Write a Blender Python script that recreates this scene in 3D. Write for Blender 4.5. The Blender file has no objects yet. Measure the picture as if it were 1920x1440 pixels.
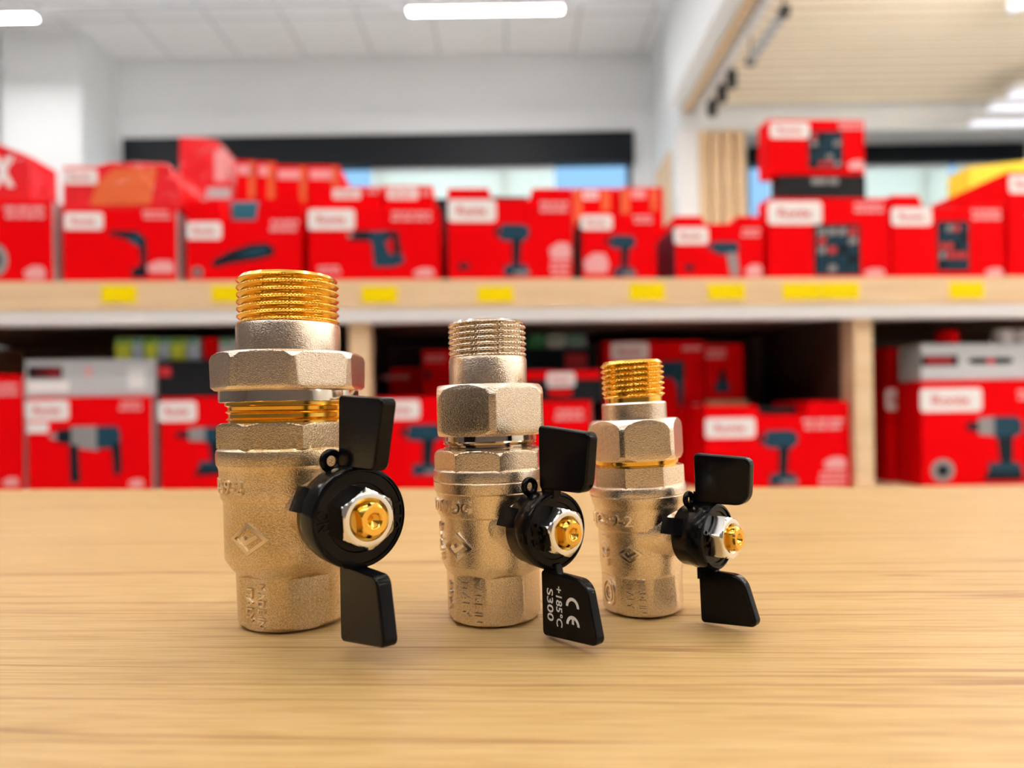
import bpy, bmesh, math, random
from mathutils import Vector, Matrix
random.seed(7)
SC = bpy.context.scene
COL = SC.collection

# ------------------------------------------------------------------ camera, world, exposure
F = 1250.0                      # focal length in pixels of the 1920 px wide frame
CX, CY = 960.0, 770.0           # where the level view axis meets the frame
ROLL = math.radians(0.9)
CAMH = 0.0685                   # lens height above the table top (table top is z = 0)
CR = Vector((math.cos(ROLL), 0, -math.sin(ROLL)))
CU = Vector((math.sin(ROLL), 0, math.cos(ROLL)))
CP = Vector((0, 0, CAMH))
cam = bpy.data.cameras.new('camera')
cam.sensor_width = 36.0
cam.lens = F * 36.0 / 1920.0
cam.shift_y = (CY - 720.0) / 1920.0
cam.clip_start = 0.01
cam.dof.use_dof = True
cam.dof.focus_distance = 0.2
cam.dof.aperture_fstop = 6.9
co = bpy.data.objects.new('camera', cam)
COL.objects.link(co)
co.matrix_world = Matrix(((CR.x, CU.x, 0, 0), (CR.y, CU.y, -1, 0), (CR.z, CU.z, 0, CAMH), (0, 0, 0, 1)))
SC.camera = co

world = bpy.data.worlds.new('sky')
SC.world = world
world.use_nodes = True
wn = world.node_tree.nodes['Background']
wn.inputs[0].default_value = (0.33, 0.64, 1.0, 1)
wn.inputs[1].default_value = 0.42
sun = bpy.data.lights.new('sun', 'SUN')
sun.energy = 11.0
sun.angle = math.radians(1.5)
sun.color = (1.0, 0.97, 0.9)
sob = bpy.data.objects.new('sun', sun)
COL.objects.link(sob)
sob.rotation_euler = (math.radians(-48), 0, math.radians(-8))
SC.view_settings.view_transform = 'Standard'
SC.view_settings.look = 'None'
SC.view_settings.gamma = 1
SC.view_settings.exposure = 1.36
SC.cycles.use_denoising = True
SC.cycles.denoising_input_passes = 'RGB_ALBEDO_NORMAL'
SC.cycles.denoising_prefilter = 'ACCURATE'
SC.cycles.max_bounces = 8
SC.cycles.diffuse_bounces = 5
LAMP = 24.0                     # brightness of the ceiling lamps


def at(px, py, Y):
    """point at distance Y from the lens through a pixel of the frame"""
    d = Vector((0, 1, 0)) + (px - CX) / F * CR + (CY - py) / F * CU
    return CP + d * Y


# ------------------------------------------------------------------ materials
def mat(name, col, metal=0.0, rough=0.5, bump=None, coat=0.0, emit=0.0, spec=None, vary=None, pits=None):
    m = bpy.data.materials.new(name)
    m.use_nodes = True
    nt = m.node_tree
    b = nt.nodes['Principled BSDF']
    b.inputs['Base Color'].default_value = (*col, 1)
    b.inputs['Metallic'].default_value = metal
    b.inputs['Roughness'].default_value = rough
    if spec is not None:
        b.inputs['Specular IOR Level'].default_value = spec
    if coat:
        b.inputs['Coat Weight'].default_value = coat
        b.inputs['Coat Roughness'].default_value = 0.12
    if emit:
        b.inputs['Emission Color'].default_value = (*col, 1)
        b.inputs['Emission Strength'].default_value = emit
    tc = nt.nodes.new('ShaderNodeTexCoord')
    if bump:
        scale, strength, dist = bump
        n = nt.nodes.new('ShaderNodeTexNoise')
        n.inputs['Scale'].default_value = scale
        n.inputs['Detail'].default_value = 3
        nt.links.new(tc.outputs['Object'], n.inputs['Vector'])
        bp = nt.nodes.new('ShaderNodeBump')
        bp.inputs['Strength'].default_value = strength
        bp.inputs['Distance'].default_value = dist
        nt.links.new(n.outputs['Fac'], bp.inputs['Height'])
        nt.links.new(bp.outputs['Normal'], b.inputs['Normal'])
    if vary:
        col2, scale = vary
        n = nt.nodes.new('ShaderNodeTexNoise')
        n.inputs['Scale'].default_value = scale
        n.inputs['Detail'].default_value = 4
        nt.links.new(tc.outputs['Object'], n.inputs['Vector'])
        r = nt.nodes.new('ShaderNodeValToRGB')
        r.color_ramp.elements[0].position = 0.35
        r.color_ramp.elements[1].position = 0.65
        r.color_ramp.elements[0].color = (*col, 1)
        r.color_ramp.elements[1].color = (*col2, 1)
        nt.links.new(n.outputs['Fac'], r.inputs['Fac'])
        nt.links.new(r.outputs['Color'], b.inputs['Base Color'])
    if pits:
        # fine sand-cast pitting, its shade and glints put into the colour as specks
        scale, lo, hi = pits
        n = nt.nodes.new('ShaderNodeTexNoise')
        n.inputs['Scale'].default_value = scale
        n.inputs['Detail'].default_value = 2
        nt.links.new(tc.outputs['Object'], n.inputs['Vector'])
        r2 = nt.nodes.new('ShaderNodeValToRGB')
        r2.color_ramp.elements[0].position = 0.36
        r2.color_ramp.elements[1].position = 0.64
        r2.color_ramp.elements[0].color = (lo, lo, lo, 1)
        r2.color_ramp.elements[1].color = (hi, hi, hi, 1)
        nt.links.new(n.outputs['Fac'], r2.inputs['Fac'])
        mx = nt.nodes.new('ShaderNodeMix')
        mx.data_type = 'RGBA'
        mx.blend_type = 'MULTIPLY'
        mx.inputs['Factor'].default_value = 1
        if b.inputs['Base Color'].is_linked:
            nt.links.new(b.inputs['Base Color'].links[0].from_socket, mx.inputs['A'])
        else:
            mx.inputs['A'].default_value = (*col, 1)
        nt.links.new(r2.outputs['Color'], mx.inputs['B'])
        nt.links.new(mx.outputs['Result'], b.inputs['Base Color'])
    return m


def wood(name, stops, angle, fine, coarse, rough, bump, broad=None):
    """streaky grain running along x (turned by angle)"""
    m = bpy.data.materials.new(name)
    m.use_nodes = True
    nt = m.node_tree
    b = nt.nodes['Principled BSDF']
    tc = nt.nodes.new('ShaderNodeTexCoord')
    rot = nt.nodes.new('ShaderNodeMapping')
    rot.inputs['Rotation'].default_value = (0, 0, angle)
    nt.links.new(tc.outputs['Object'], rot.inputs['Vector'])

    def streak(sc, detail, dist=0.0):
        mp = nt.nodes.new('ShaderNodeMapping')
        mp.inputs['Scale'].default_value = sc
        nt.links.new(rot.outputs['Vector'], mp.inputs['Vector'])
        n = nt.nodes.new('ShaderNodeTexNoise')
        n.inputs['Scale'].default_value = 1
        n.inputs['Detail'].default_value = detail
        n.inputs['Distortion'].default_value = dist
        nt.links.new(mp.outputs['Vector'], n.inputs['Vector'])
        return n.outputs['Fac']

    def math_(op, a, bb):
        q = nt.nodes.new('ShaderNodeMath')
        q.operation = op
        for i, v in enumerate((a, bb)):
            if isinstance(v, (int, float)):
                q.inputs[i].default_value = v
            else:
                nt.links.new(v, q.inputs[i])
        return q.outputs[0]
    a = streak(fine, 4)
    c = streak(coarse, 3, 0.4)
    f = math_('ADD', math_('MULTIPLY', a, 0.62), math_('MULTIPLY', c, 0.38))
    r = nt.nodes.new('ShaderNodeValToRGB')
    els = r.color_ramp.elements
    while len(els) < len(stops):
        els.new(0.5)
    for e, (p, cc) in zip(els, stops):
        e.position = p
        e.color = (*cc, 1)
    nt.links.new(f, r.inputs['Fac'])
    out = r.outputs['Color']
    if broad:
        # sparse darker pore lines
        l = streak(broad[0], 2, 0.2)
        r2 = nt.nodes.new('ShaderNodeValToRGB')
        er = r2.color_ramp.elements
        er.new(0.5)
        for e, (p, cc) in zip(er, ((0.482, (1, 1, 1)), (0.5, broad[1]), (0.518, (1, 1, 1)))):
            e.position = p
            e.color = (*cc, 1)
        nt.links.new(l, r2.inputs['Fac'])
        mx = nt.nodes.new('ShaderNodeMix')
        mx.data_type = 'RGBA'
        mx.blend_type = 'MULTIPLY'
        mx.inputs['Factor'].default_value = 1
        nt.links.new(out, mx.inputs['A'])
        nt.links.new(r2.outputs['Color'], mx.inputs['B'])
        out = mx.outputs['Result']
    nt.links.new(out, b.inputs['Base Color'])
    b.inputs['Roughness'].default_value = rough
    bp = nt.nodes.new('ShaderNodeBump')
    bp.inputs['Strength'].default_value = bump
    bp.inputs['Distance'].default_value = 0.0002
    nt.links.new(f, bp.inputs['Height'])
    nt.links.new(bp.outputs['Normal'], b.inputs['Normal'])
    return m


def tiles(name, col, seam):
    m = bpy.data.materials.new(name)
    m.use_nodes = True
    nt = m.node_tree
    b = nt.nodes['Principled BSDF']
    tc = nt.nodes.new('ShaderNodeTexCoord')
    br = nt.nodes.new('ShaderNodeTexBrick')
    br.offset = 0
    br.inputs['Color1'].default_value = (*col, 1)
    br.inputs['Color2'].default_value = (col[0] * .97, col[1] * .97, col[2] * .97, 1)
    br.inputs['Mortar'].default_value = (*seam, 1)
    br.inputs['Scale'].default_value = 1
    br.inputs['Mortar Size'].default_value = 0.012
    br.inputs['Brick Width'].default_value = 0.6
    br.inputs['Row Height'].default_value = 0.6
    nt.links.new(tc.outputs['Object'], br.inputs['Vector'])
    nt.links.new(br.outputs['Color'], b.inputs['Base Color'])
    b.inputs['Roughness'].default_value = 0.9
    return m


M = {}
M['cast'] = mat('cast_nickel', (0.80, 0.68, 0.55), 1, 0.19, (2700, 1.0, 0.00011), pits=(2900, 0.84, 1.16))
M['cast_yellow'] = mat('cast_nickel_yellowed', (0.74, 0.61, 0.47), 1, 0.26, (2300, 1.0, 0.00014), vary=((0.64, 0.50, 0.30), 60), pits=(2100, 0.80, 1.18))
M['mark'] = mat('worn_glint_nickel', (0.84, 0.72, 0.59), 1, 0.24)  # worn letters, colour lightened to stand in for their glints
M['mark_yellow'] = mat('worn_glint_nickel_yellowed', (0.80, 0.67, 0.50), 1, 0.28)  # same painted-in glint on the yellowed casting
M['nickel'] = mat('turned_nickel', (0.68, 0.59, 0.49), 1, 0.10)
M['brass'] = mat('turned_brass', (0.86, 0.53, 0.095), 1, 0.16)
M['chrome'] = mat('zinc_plating', (0.80, 0.81, 0.80), 1, 0.17)
M['black'] = mat('black_dipped_plastic', (0.004, 0.004, 0.0045), 0, 0.15, (900, 0.10, 0.0002), spec=0.15)
M['print'] = mat('white_print', (0.72, 0.73, 0.74), 0, 0.6)
M['shadowhole'] = mat('dark_bore', (0.05, 0.04, 0.03), 0.4, 0.6)
M['table'] = wood('oak_laminate', [(0.34, (0.36, 0.212, 0.072)), (0.5, (0.48, 0.315, 0.122)), (0.66, (0.54, 0.375, 0.172))],
                  math.radians(-3.5), (45, 1500, 1), (9, 420, 1), 0.42, 0.25, ((1.3, 75, 1), (0.60, 0.48, 0.36)))
M['pine'] = wood('pine', [(0.3, (0.70, 0.47, 0.27)), (0.7, (0.80, 0.60, 0.38))], 0, (3, 60, 60), (1.5, 18, 18), 0.6, 0.1)
M['slat'] = wood('pale_slat_wood', [(0.3, (0.88, 0.75, 0.57)), (0.7, (0.92, 0.83, 0.68))], 0, (2, 40, 40), (1, 12, 12), 0.6, 0.1)
M['backing'] = mat('brown_backing', (0.30, 0.18, 0.09), 0, 0.7)
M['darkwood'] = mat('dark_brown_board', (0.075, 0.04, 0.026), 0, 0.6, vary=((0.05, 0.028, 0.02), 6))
M['whitelam'] = mat('white_edge_strip', (0.78, 0.77, 0.78), 0, 0.4)
M['red'] = mat('red_carton', (0.80, 0.0015, 0.004), 0, 0.5, spec=0.02)
M['redgloss'] = mat('red_shrink_film', (0.85, 0.02, 0.03), 0, 0.10, (14, 0.9, 0.012), coat=0.8)
M['orange'] = mat('orange_print', (0.85, 0.16, 0.05), 0, 0.10, (20, 1.0, 0.010), coat=0.8)
M['greycard'] = mat('grey_card', (0.52, 0.53, 0.56), 0, 0.5)
M['navy'] = mat('navy_card', (0.012, 0.025, 0.05), 0, 0.45)
M['blackcard'] = mat('black_card', (0.012, 0.013, 0.016), 0, 0.5, spec=0.15)
M['tealdark'] = mat('tool_dark_print', (0.006, 0.014, 0.022), 0, 0.5, spec=0.15)
M['teal'] = mat('tool_teal_print', (0.012, 0.055, 0.09), 0, 0.5, spec=0.15)
M['tealcase'] = mat('teal_case', (0.01, 0.17, 0.25), 0, 0.4)
M['toolgrey'] = mat('tool_grey_print', (0.27, 0.26, 0.27), 0, 0.5)
M['white'] = mat('white_label', (0.84, 0.80, 0.80), 0, 0.5)
M['pink'] = mat('faint_white_print', (0.80, 0.36, 0.38), 0, 0.5)
M['redprint'] = mat('red_lettering', (0.62, 0.02, 0.03), 0, 0.5)
M['yellow'] = mat('yellow_tag', (0.90, 0.68, 0.0), 0, 0.5, spec=0.1)
M['yellowbox'] = mat('yellow_card', (0.88, 0.66, 0.01), 0, 0.5)
M['green'] = mat('green_card', (0.05, 0.30, 0.10), 0, 0.5)
M['lime'] = mat('lime_card', (0.62, 0.70, 0.05), 0, 0.5)
M['paleblue'] = mat('pale_blue_card', (0.45, 0.55, 0.68), 0, 0.5)
M['wall'] = mat('wall_paint', (0.76, 0.785, 0.80), 0, 0.85)
M['walldark'] = mat('darkened_unseen_wall', (0.12, 0.105, 0.10), 0, 0.9)  # unseen walls, colour darkened to give the nickel darker reflections
M['ceiling'] = tiles('ceiling_tiles', (0.90, 0.90, 0.91), (0.66, 0.66, 0.69))
M['floor'] = mat('pale_floor', (0.74, 0.73, 0.71), 0, 0.4)
M['shutter'] = mat('dark_shutter_box', (0.009, 0.011, 0.014), 0, 0.45, spec=0.15)
M['frame'] = mat('grey_window_frame', (0.10, 0.11, 0.12), 0, 0.4)
M['lampbody'] = mat('lamp_housing', (0.72, 0.73, 0.75), 0, 0.4)
M['glow'] = mat('lamp_diffuser', (1.0, 0.975, 0.95), 0, 0.5, emit=LAMP)
M['upglow'] = mat('added_uplight', (1.0, 0.97, 0.93), 0, 0.5, emit=LAMP * 1.3)  # glow added on top of unseen lamps to brighten the wood slats
M['dimglow'] = mat('hanging_lamp_diffuser', (0.85, 0.88, 1.0), 0, 0.5, emit=0.3)
M['blackmetal'] = mat('black_lamp_metal', (0.02, 0.02, 0.022), 0, 0.4)
M['steel'] = mat('grey_metal', (0.45, 0.46, 0.48), 0.6, 0.4)
g = mat('window_glass', (1, 1, 1), 0, 0.0)
g.node_tree.nodes['Principled BSDF'].inputs['Transmission Weight'].default_value = 1
g.node_tree.nodes['Principled BSDF'].inputs['IOR'].default_value = 1.02
M['glass'] = g
bl = mat('blind_slat', (0.85, 0.88, 0.84), 0, 0.6)
nt = bl.node_tree
tr = nt.nodes.new('ShaderNodeBsdfTranslucent')
tr.inputs[0].default_value = (0.85, 0.95, 0.80, 1)
mx = nt.nodes.new('ShaderNodeMixShader')
mx.inputs[0].default_value = 0.5
nt.links.new(nt.nodes['Principled BSDF'].outputs[0], mx.inputs[1])
nt.links.new(tr.outputs[0], mx.inputs[2])
nt.links.new(mx.outputs[0], nt.nodes['Material Output'].inputs['Surface'])
M['blind'] = bl


# ------------------------------------------------------------------ mesh helpers
class MB:
    def __init__(self):
        self.v, self.f, self.m = [], [], []

    def add(self, vs, fs, mi=0):
        o = len(self.v)
        self.v += [tuple(p) for p in vs]
        self.f += [tuple(i + o for i in q) for q in fs]
        self.m += [mi] * len(fs)
        return self

    def box(self, x0, x1, y0, y1, z0, z1, mi=0):
        vs = [(x, y, z) for z in (z0, z1) for y in (y0, y1) for x in (x0, x1)]
        return self.add(vs, [(0, 2, 3, 1), (4, 5, 7, 6), (0, 1, 5, 4), (2, 6, 7, 3), (0, 4, 6, 2), (1, 3, 7, 5)], mi)

    def rings(self, rs, mi=0, cap0=True, cap1=True):
        n = len(rs[0])
        vs = [p for r in rs for p in r]
        fs = []
        for k in range(len(rs) - 1):
            for i in range(n):
                j = (i + 1) % n
                fs.append((k * n + i, k * n + j, (k + 1) * n + j, (k + 1) * n + i))
        if cap0:
            fs.append(tuple(reversed(range(n))))
        if cap1:
            fs.append(tuple(range((len(rs) - 1) * n, len(rs) * n)))
        return self.add(vs, fs, mi)

    def prism(self, pts, d0, d1, fr=None, mi=0, bevel=0.0):
        """outline in (a, b) swept along c from d0 to d1; fr maps (a, b, c) to a point"""
        fr = fr or (lambda a, b, c: (a, b, c))
        bm = bmesh.new()
        vs = [bm.verts.new((p[0], p[1], d0)) for p in pts]
        f = bm.faces.new(vs)
        r = bmesh.ops.extrude_face_region(bm, geom=[f])
        for e in r['geom']:
            if isinstance(e, bmesh.types.BMVert):
                e.co.z = d1
        bmesh.ops.recalc_face_normals(bm, faces=bm.faces)
        if bevel:
            es = [e for e in bm.edges if abs(e.verts[0].co.z - e.verts[1].co.z) < 1e-9]
            bmesh.ops.bevel(bm, geom=es, offset=bevel, segments=3, profile=0.5, affect='EDGES')
        bm.verts.index_update()
        self.add([fr(*v.co) for v in bm.verts], [tuple(v.index for v in q.verts) for q in bm.faces], mi)
        bm.free()
        return self

    def build(self, name, mats, parent=None, smooth=None):
        me = bpy.data.meshes.new(name)
        me.from_pydata(self.v, [], self.f)
        for m in (mats if isinstance(mats, (list, tuple)) else [mats]):
            me.materials.append(M[m])
        me.polygons.foreach_set('material_index', self.m)
        bm = bmesh.new()
        bm.from_mesh(me)
        bmesh.ops.recalc_face_normals(bm, faces=bm.faces)
        bm.to_mesh(me)
        bm.free()
        if smooth:
            me.polygons.foreach_set('use_smooth', [True] * len(me.polygons))
            me.set_sharp_from_angle(angle=math.radians(smooth))
        me.update()
        o = bpy.data.objects.new(name, me)
        COL.objects.link(o)
        if parent:
            o.parent = parent
        return o


def thing(name, label, cat, loc=(0, 0, 0), rot=(0, 0, 0), group=None):
    o = bpy.data.objects.new(name, None)
    o.empty_display_size = 0.02
    COL.objects.link(o)
    o.location = loc
    o.rotation_euler = rot
    return tag(o, label, cat, group)


def tag(o, label, cat, group=None):
    o['label'] = label
    o['category'] = cat
    if group:
        o['group'] = group
    return o


def struct(o):
    o['kind'] = 'structure'
    return o


_tc = {}


def text_geo(body, size, extrude, bevel=0.0, offset=0.0, spacing=1.0):
    key = (body, size, extrude, bevel, offset, spacing)
    if key in _tc:
        return _tc[key]
    c = bpy.data.curves.new('lettering', 'FONT')
    c.body = body
    c.size = size
    c.extrude = extrude
    c.bevel_depth = bevel
    c.bevel_resolution = 1
    c.offset = offset
    c.space_character = spacing
    c.align_x = 'CENTER'
    c.align_y = 'CENTER'
    c.resolution_u = 4
    o = bpy.data.objects.new('lettering', c)
    COL.objects.link(o)
    dg = bpy.context.evaluated_depsgraph_get()
    me = bpy.data.meshes.new_from_object(o.evaluated_get(dg))
    vs = [tuple(v.co) for v in me.vertices]
    fs = [tuple(p.vertices) for p in me.polygons]
    bpy.data.objects.remove(o)
    bpy.data.curves.remove(c)
    bpy.data.meshes.remove(me)
    # centre on its own box
    xs = [v[0] for v in vs]
    ys = [v[1] for v in vs]
    mxx, mxy = (max(xs) + min(xs)) / 2, (max(ys) + min(ys)) / 2
    vs = [(v[0] - mxx, v[1] - mxy, v[2]) for v in vs]
    w, h = max(xs) - min(xs), max(ys) - min(ys)
    _tc[key] = (vs, fs, w, h)
    return _tc[key]


def fit_text(body, w, h, extrude, bevel=0.0, offset=0.0):
    vs, fs, tw, th = text_geo(body, 1.0, 0.5, 0.0, offset)
    return [(x * w / tw, y * h / th, z * 2 * extrude) for x, y, z in vs], fs


# ------------------------------------------------------------------ valves
MMU = 0.001
D2R = math.pi / 180


RS, ZS = 1.0, 0.0               # girth and height trim of the valve being built


def polar(th, r, z):
    r *= RS
    z += ZS * (z * 0.022 - 1.5 * min(z, 20.0) / 20.0)
    return (r * math.sin(th) * MMU, -r * math.cos(th) * MMU, z * MMU)


def gon(th, ap, N, ph):
    s = 2 * math.pi / N
    return ap / math.cos(((th - ph) % s) - s / 2)


def profile_rings(spec, n=360, sub=4):
    """spec rows: (z, limiting radius, None or (apothem, sides, phase))"""
    rs = []
    ths = [i * 2 * math.pi / n for i in range(n)]

    def ring(z, rc, g):
        return [polar(t, min(rc, gon(t, *g)) if g else rc, z) for t in ths]
    for k in range(len(spec)):
        z, rc, g = spec[k]
        if k:
            z0, rc0, g0 = spec[k - 1]
            if g and g0:
                for q in range(1, sub):
                    t = q / sub
                    rs.append(ring(z0 + (z - z0) * t, rc0 + (rc - rc0) * t, (g0[0] + (g[0] - g0[0]) * t, g[1], g[2])))
        rs.append(ring(z, rc, g))
    return rs


def make_valve(name, label, base, tilt, p):
    global RS, ZS
    RS, ZS = p.get('girth', 1.0), p.get('trim', 0.0)
    root = thing(name, label, 'valve', base, (0, -math.radians(tilt), 0), 'ball valves on the table')
    a = p['alpha'] * D2R
    zc = p['zc']
    d = Vector((math.sin(a), -math.cos(a), 0))
    nrm = Vector((math.cos(a), math.sin(a), 0))
    up = Vector((0, 0, 1))
    O = Vector((0, 0, zc))

    def sf(x, y, L):      # stem frame, millimetres
        return (O + nrm * x + up * y + d * L) * MMU

    def wf(L, y, x):      # wing frame: outline (along stem, up), thickness across
        return (O + nrm * x + up * y + d * L) * MMU
    cast = p['cast']
    # ---- body
    b = MB()
    b.rings(profile_rings(p['body']))
    rb = p['boss']
    bl_ = [(p['body_r'] * 0.55, rb * 1.9), (p['body_r'] * 0.80, rb * 1.55), (p['body_r'] * 0.90, rb * 1.33), (p['body_r'] * 0.97, rb * 1.19), (p['body_r'] * 1.06, rb * 1.08),
           (p['body_r'] * 1.15, rb * 1.02), (p['body_r'] * 1.3, rb), (p['hub0'] + 1, rb)]
    bl_ = [(L, rb + (r - rb) * p.get('flare', 1.0)) for L, r in bl_]
    n = 96
    b.rings([[sf(r * math.sin(i * 2 * math.pi / n), -r * math.cos(i * 2 * math.pi / n), L) for i in range(n)] for L, r in bl_])
    body = b.build('body', cast, root, 26)
    # raised casting marks
    def wrap(geo, R, thc, z, rot=False):
        vs, fs = geo
        out = []
        for x, y, k in vs:
            if rot:
                x, y = y, -x
            t = thc * D2R + x / (R * RS)
            out.append(polar(t, R + k, z + y))
        return out, fs

    def flat(geo, ap, thc, s, z, rot=True):
        vs, fs = geo
        t = thc * D2R
        nx, ny = math.sin(t), -math.cos(t)
        tx, ty = math.cos(t), math.sin(t)
        out = []
        for x, y, k in vs:
            if rot:
                x, y = y, -x
            q = s + x
            out.append(((nx * (ap * RS + k) + tx * q) * MMU, (ny * (ap * RS + k) + ty * q) * MMU, (z + y) * MMU))
        return out, fs
    for kind, txt, w, h, R, th, z, s in p['marks']:
        mb = MB()
        if kind == 'wrap':
            mb.add(*wrap(fit_text(txt, w, h, 0.65, 0, 0.012), R, th, z))
        elif kind == 'wrapdown':
            mb.add(*wrap(fit_text(txt, w, h, 0.65, 0, 0.012), R, th, z, True))
        elif kind == 'flat':
            mb.add(*flat(fit_text(txt, w, h, 0.6, 0, 0.012), R, th, s, z))
        elif kind == 'diamond':
            o_ = [(0, h), (w, 0), (0, -h), (-w, 0)]
            k_ = 0.74
            i_ = [(x * k_, y * k_) for x, y in o_]
            vs, fs = [], []
            for lo in (-0.4, 0.75):
                vs += [(x, y, lo) for x, y in o_] + [(x, y, lo) for x, y in i_]
            for q in range(4):
                q2 = (q + 1) % 4
                fs += [(8 + q, 8 + q2, 12 + q2, 12 + q), (q, q2, 8 + q2, 8 + q), (4 + q, 12 + q, 12 + q2, 4 + q2)]
            mb.add(*wrap((vs, fs), R, th, z))
            # slanted letter inside
            ch = [(-0.40, 0.06), (-0.22, 0.22), (-0.12, -0.06), (0.42, 0.30), (0.50, 0.14), (-0.06, -0.36), (-0.2, -0.36)]
            mm = MB().prism([(x * w, y * h) for x, y in ch], -0.4, 0.6)
            mb.add(*wrap((mm.v, mm.f), R, th, z))
        elif kind == 'seal':
            for ro, ri in ((1.0, 0.86), (0.62, 0.45)):
                vs, fs = [], []
                nn = 32
                for lo in (-0.3, 0.5):
                    for rr in (ro, ri):
                        vs += [(w * rr * math.cos(i * 2 * math.pi / nn), h * rr * math.sin(i * 2 * math.pi / nn), lo) for i in range(nn)]
                for i in range(nn):
                    j = (i + 1) % nn
                    fs += [(2 * nn + i, 2 * nn + j, 3 * nn + j, 3 * nn + i), (i, j, 2 * nn + j, 2 * nn + i), (nn + i, 3 * nn + i, 3 * nn + j, nn + j)]
                mb.add(*flat((vs, fs), R, th, s, z, False))
            mb.add(*flat(fit_text('C', w * 0.5, h * 0.4, 0.3), R, th, s, z - h * 0.1, False))
        mb.build('raised_lettering' if kind not in ('diamond', 'seal') else 'raised_emblem', 'mark_yellow' if cast == 'cast_yellow' else 'mark', body, 30)
    # ---- union nut
    un = MB().rings(profile_rings(p['union'], sub=8)).build('union_nut', p.get('unionmat', 'cast'), root, 26)
    # ---- turned ring and thread between body and nut
    for nm, m_, rows in p['turned']:
        MB().rings(profile_rings(rows, 180)).build(nm, m_, root, 30)
    # ---- tailpiece
    z0, z1, rn = p['neck']
    MB().rings(profile_rings([(z0 - 4, rn, None), (z0, rn, None), (z0 + (z1 - z0) * .9, rn, None), (z1, rn - 0.35, None)], 180)).build('tailpiece_neck', 'cast', root, 30)
    zb, zt, rmaj, rroot, pitch, sharp, tm = p['thread']
    nth = 360
    rs = []
    nz = int((zt - zb) / pitch * 11)
    notches = p['notches']
    for k in range(nz + 1):
        z = zb + (zt - zb) * k / nz
        row = []
        for i in range(nth):
            t = i * 2 * math.pi / nth
            ph = ((z - zb) / pitch - t / (2 * math.pi)) % 1.0
            tri = min(1.0, (1 - abs(2 * ph - 1)) * sharp)
            r = rroot + (rmaj - rroot) * tri
            if tri > 0.72:
                r -= (rmaj - rroot) * 0.33 * (tri - 0.72) / 0.28 * (1.0 if math.sin(notches * t) > 0.1 else 0.0)
            r = min(r, rroot - 0.15 + max(0.0, (zt - z)) * 1.0)
            r = min(r, rroot + max(0.0, (z - zb - p['collar'])) * 1.2)
            row.append(polar(t, r, z))
        rs.append(row)
    rin = rroot - 2.4
    rs.append([polar(i * 2 * math.pi / nth, rin + 0.3, zt) for i in range(nth)])
    rs.append([polar(i * 2 * math.pi / nth, rin, zt - 0.4) for i in range(nth)])
    rs.append([polar(i * 2 * math.pi / nth, rin, zb) for i in range(nth)])
    MB().rings(rs).build('male_thread', tm, root, 40)
    # ---- handle: hub, two wings, lug
    h0, h1, R = p['hub0'], p['hub1'], p['hubR']
    n = 120
    hub = MB()
    ri = p['nutap'] * 1.25
    hubprof = [(h0, R * 0.80), (h0 + 0.4, R * 0.9), (h0 + 1.2, R * 0.94), (h0 + 5.0, R * 0.955), (h0 + 5.5, R * 0.985), (h1 - 1.0, R), (h1 - 0.3, R - 0.25), (h1, R - 0.9),
               (h1, R * 0.90), (h1 - 0.5, R * 0.885), (h1 - 0.5, ri * 1.03), (h1 - 1.0, ri), (h1 - 1.0, 1.0)]
    hub.rings([[sf(r * math.sin(i * 2 * math.pi / n), -r * math.cos(i * 2 * math.pi / n), L) for i in range(n)] for L, r in hubprof])
    # stop lug on the back edge
    hub.prism([(-R * 0.99, R * 0.13), (-R * 0.80, R * 0.60), (-R * 0.62, R * 0.58), (-R * 0.78, R * 0.13)], h0 - 3.2, h0 + 5, lambda x, y, L: sf(x, y, L), 0, 0.5)
    handle = hub.build('handle', 'black', root, 35)
    # eyelet
    ey = MB()
    ex, ez, el, er = -R * 0.28, R + 1.2, h0 + 3.4, p['eye']
    rs = []
    nn, kk = 28, 10
    for i in range(nn):
        A = i * 2 * math.pi / nn
        rs.append([sf(ex + (er + er * 0.42 * math.cos(B)) * math.sin(A), ez + (er + er * 0.42 * math.cos(B)) * math.cos(A), el + er * 0.5 * math.sin(B))
                   for B in [j * 2 * math.pi / kk for j in range(kk)]])
    rs.append(rs[0])
    ey.rings(rs, 0, False, False)
    ey.build('eyelet', 'black', handle, 60)
    t = p['wt']
    for k, outl in enumerate(p['wings']):
        pts = []
        for (x, y, rad), prv, nxt in zip(outl, outl[-1:] + outl[:-1], outl[1:] + outl[:1]):
            c = Vector((x, y))
            e1 = (Vector(prv[:2]) - c).normalized()
            e2 = (Vector(nxt[:2]) - c).normalized()
            ang = e1.angle(e2)
            tl = rad / math.tan(ang / 2)
            p1, p2 = c + e1 * tl, c + e2 * tl
            cen = c + (e1 + e2).normalized() * (rad / math.sin(ang / 2))
            a1 = math.atan2(*(p1 - cen).yx)
            a2 = math.atan2(*(p2 - cen).yx)
            da = (a2 - a1 + math.pi) % (2 * math.pi) - math.pi
            for q in range(7):
                aa = a1 + da * q / 6
                pts.append((cen.x + rad * math.cos(aa), cen.y + rad * math.sin(aa)))
        w = MB()
        w.prism(pts, -t / 2, t / 2, wf, 0, 0.75)
        s = 1 if k == 0 else -1
        nl0, nl1 = p['webs']
        w.prism([(nl0, s * (R - 2)), (nl1, s * (R - 2)), (nl1 + 1.5, s * (R + 3.5)), (nl0, s * (R + 3.5))], -t * 0.42, t * 0.42, wf, 0, 0.6)
        wing = w.build('wing', 'black', handle, 40)
        wm = wing.modifiers.new('even_shading', 'WEIGHTED_NORMAL')
        wm.keep_sharp = True
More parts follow.
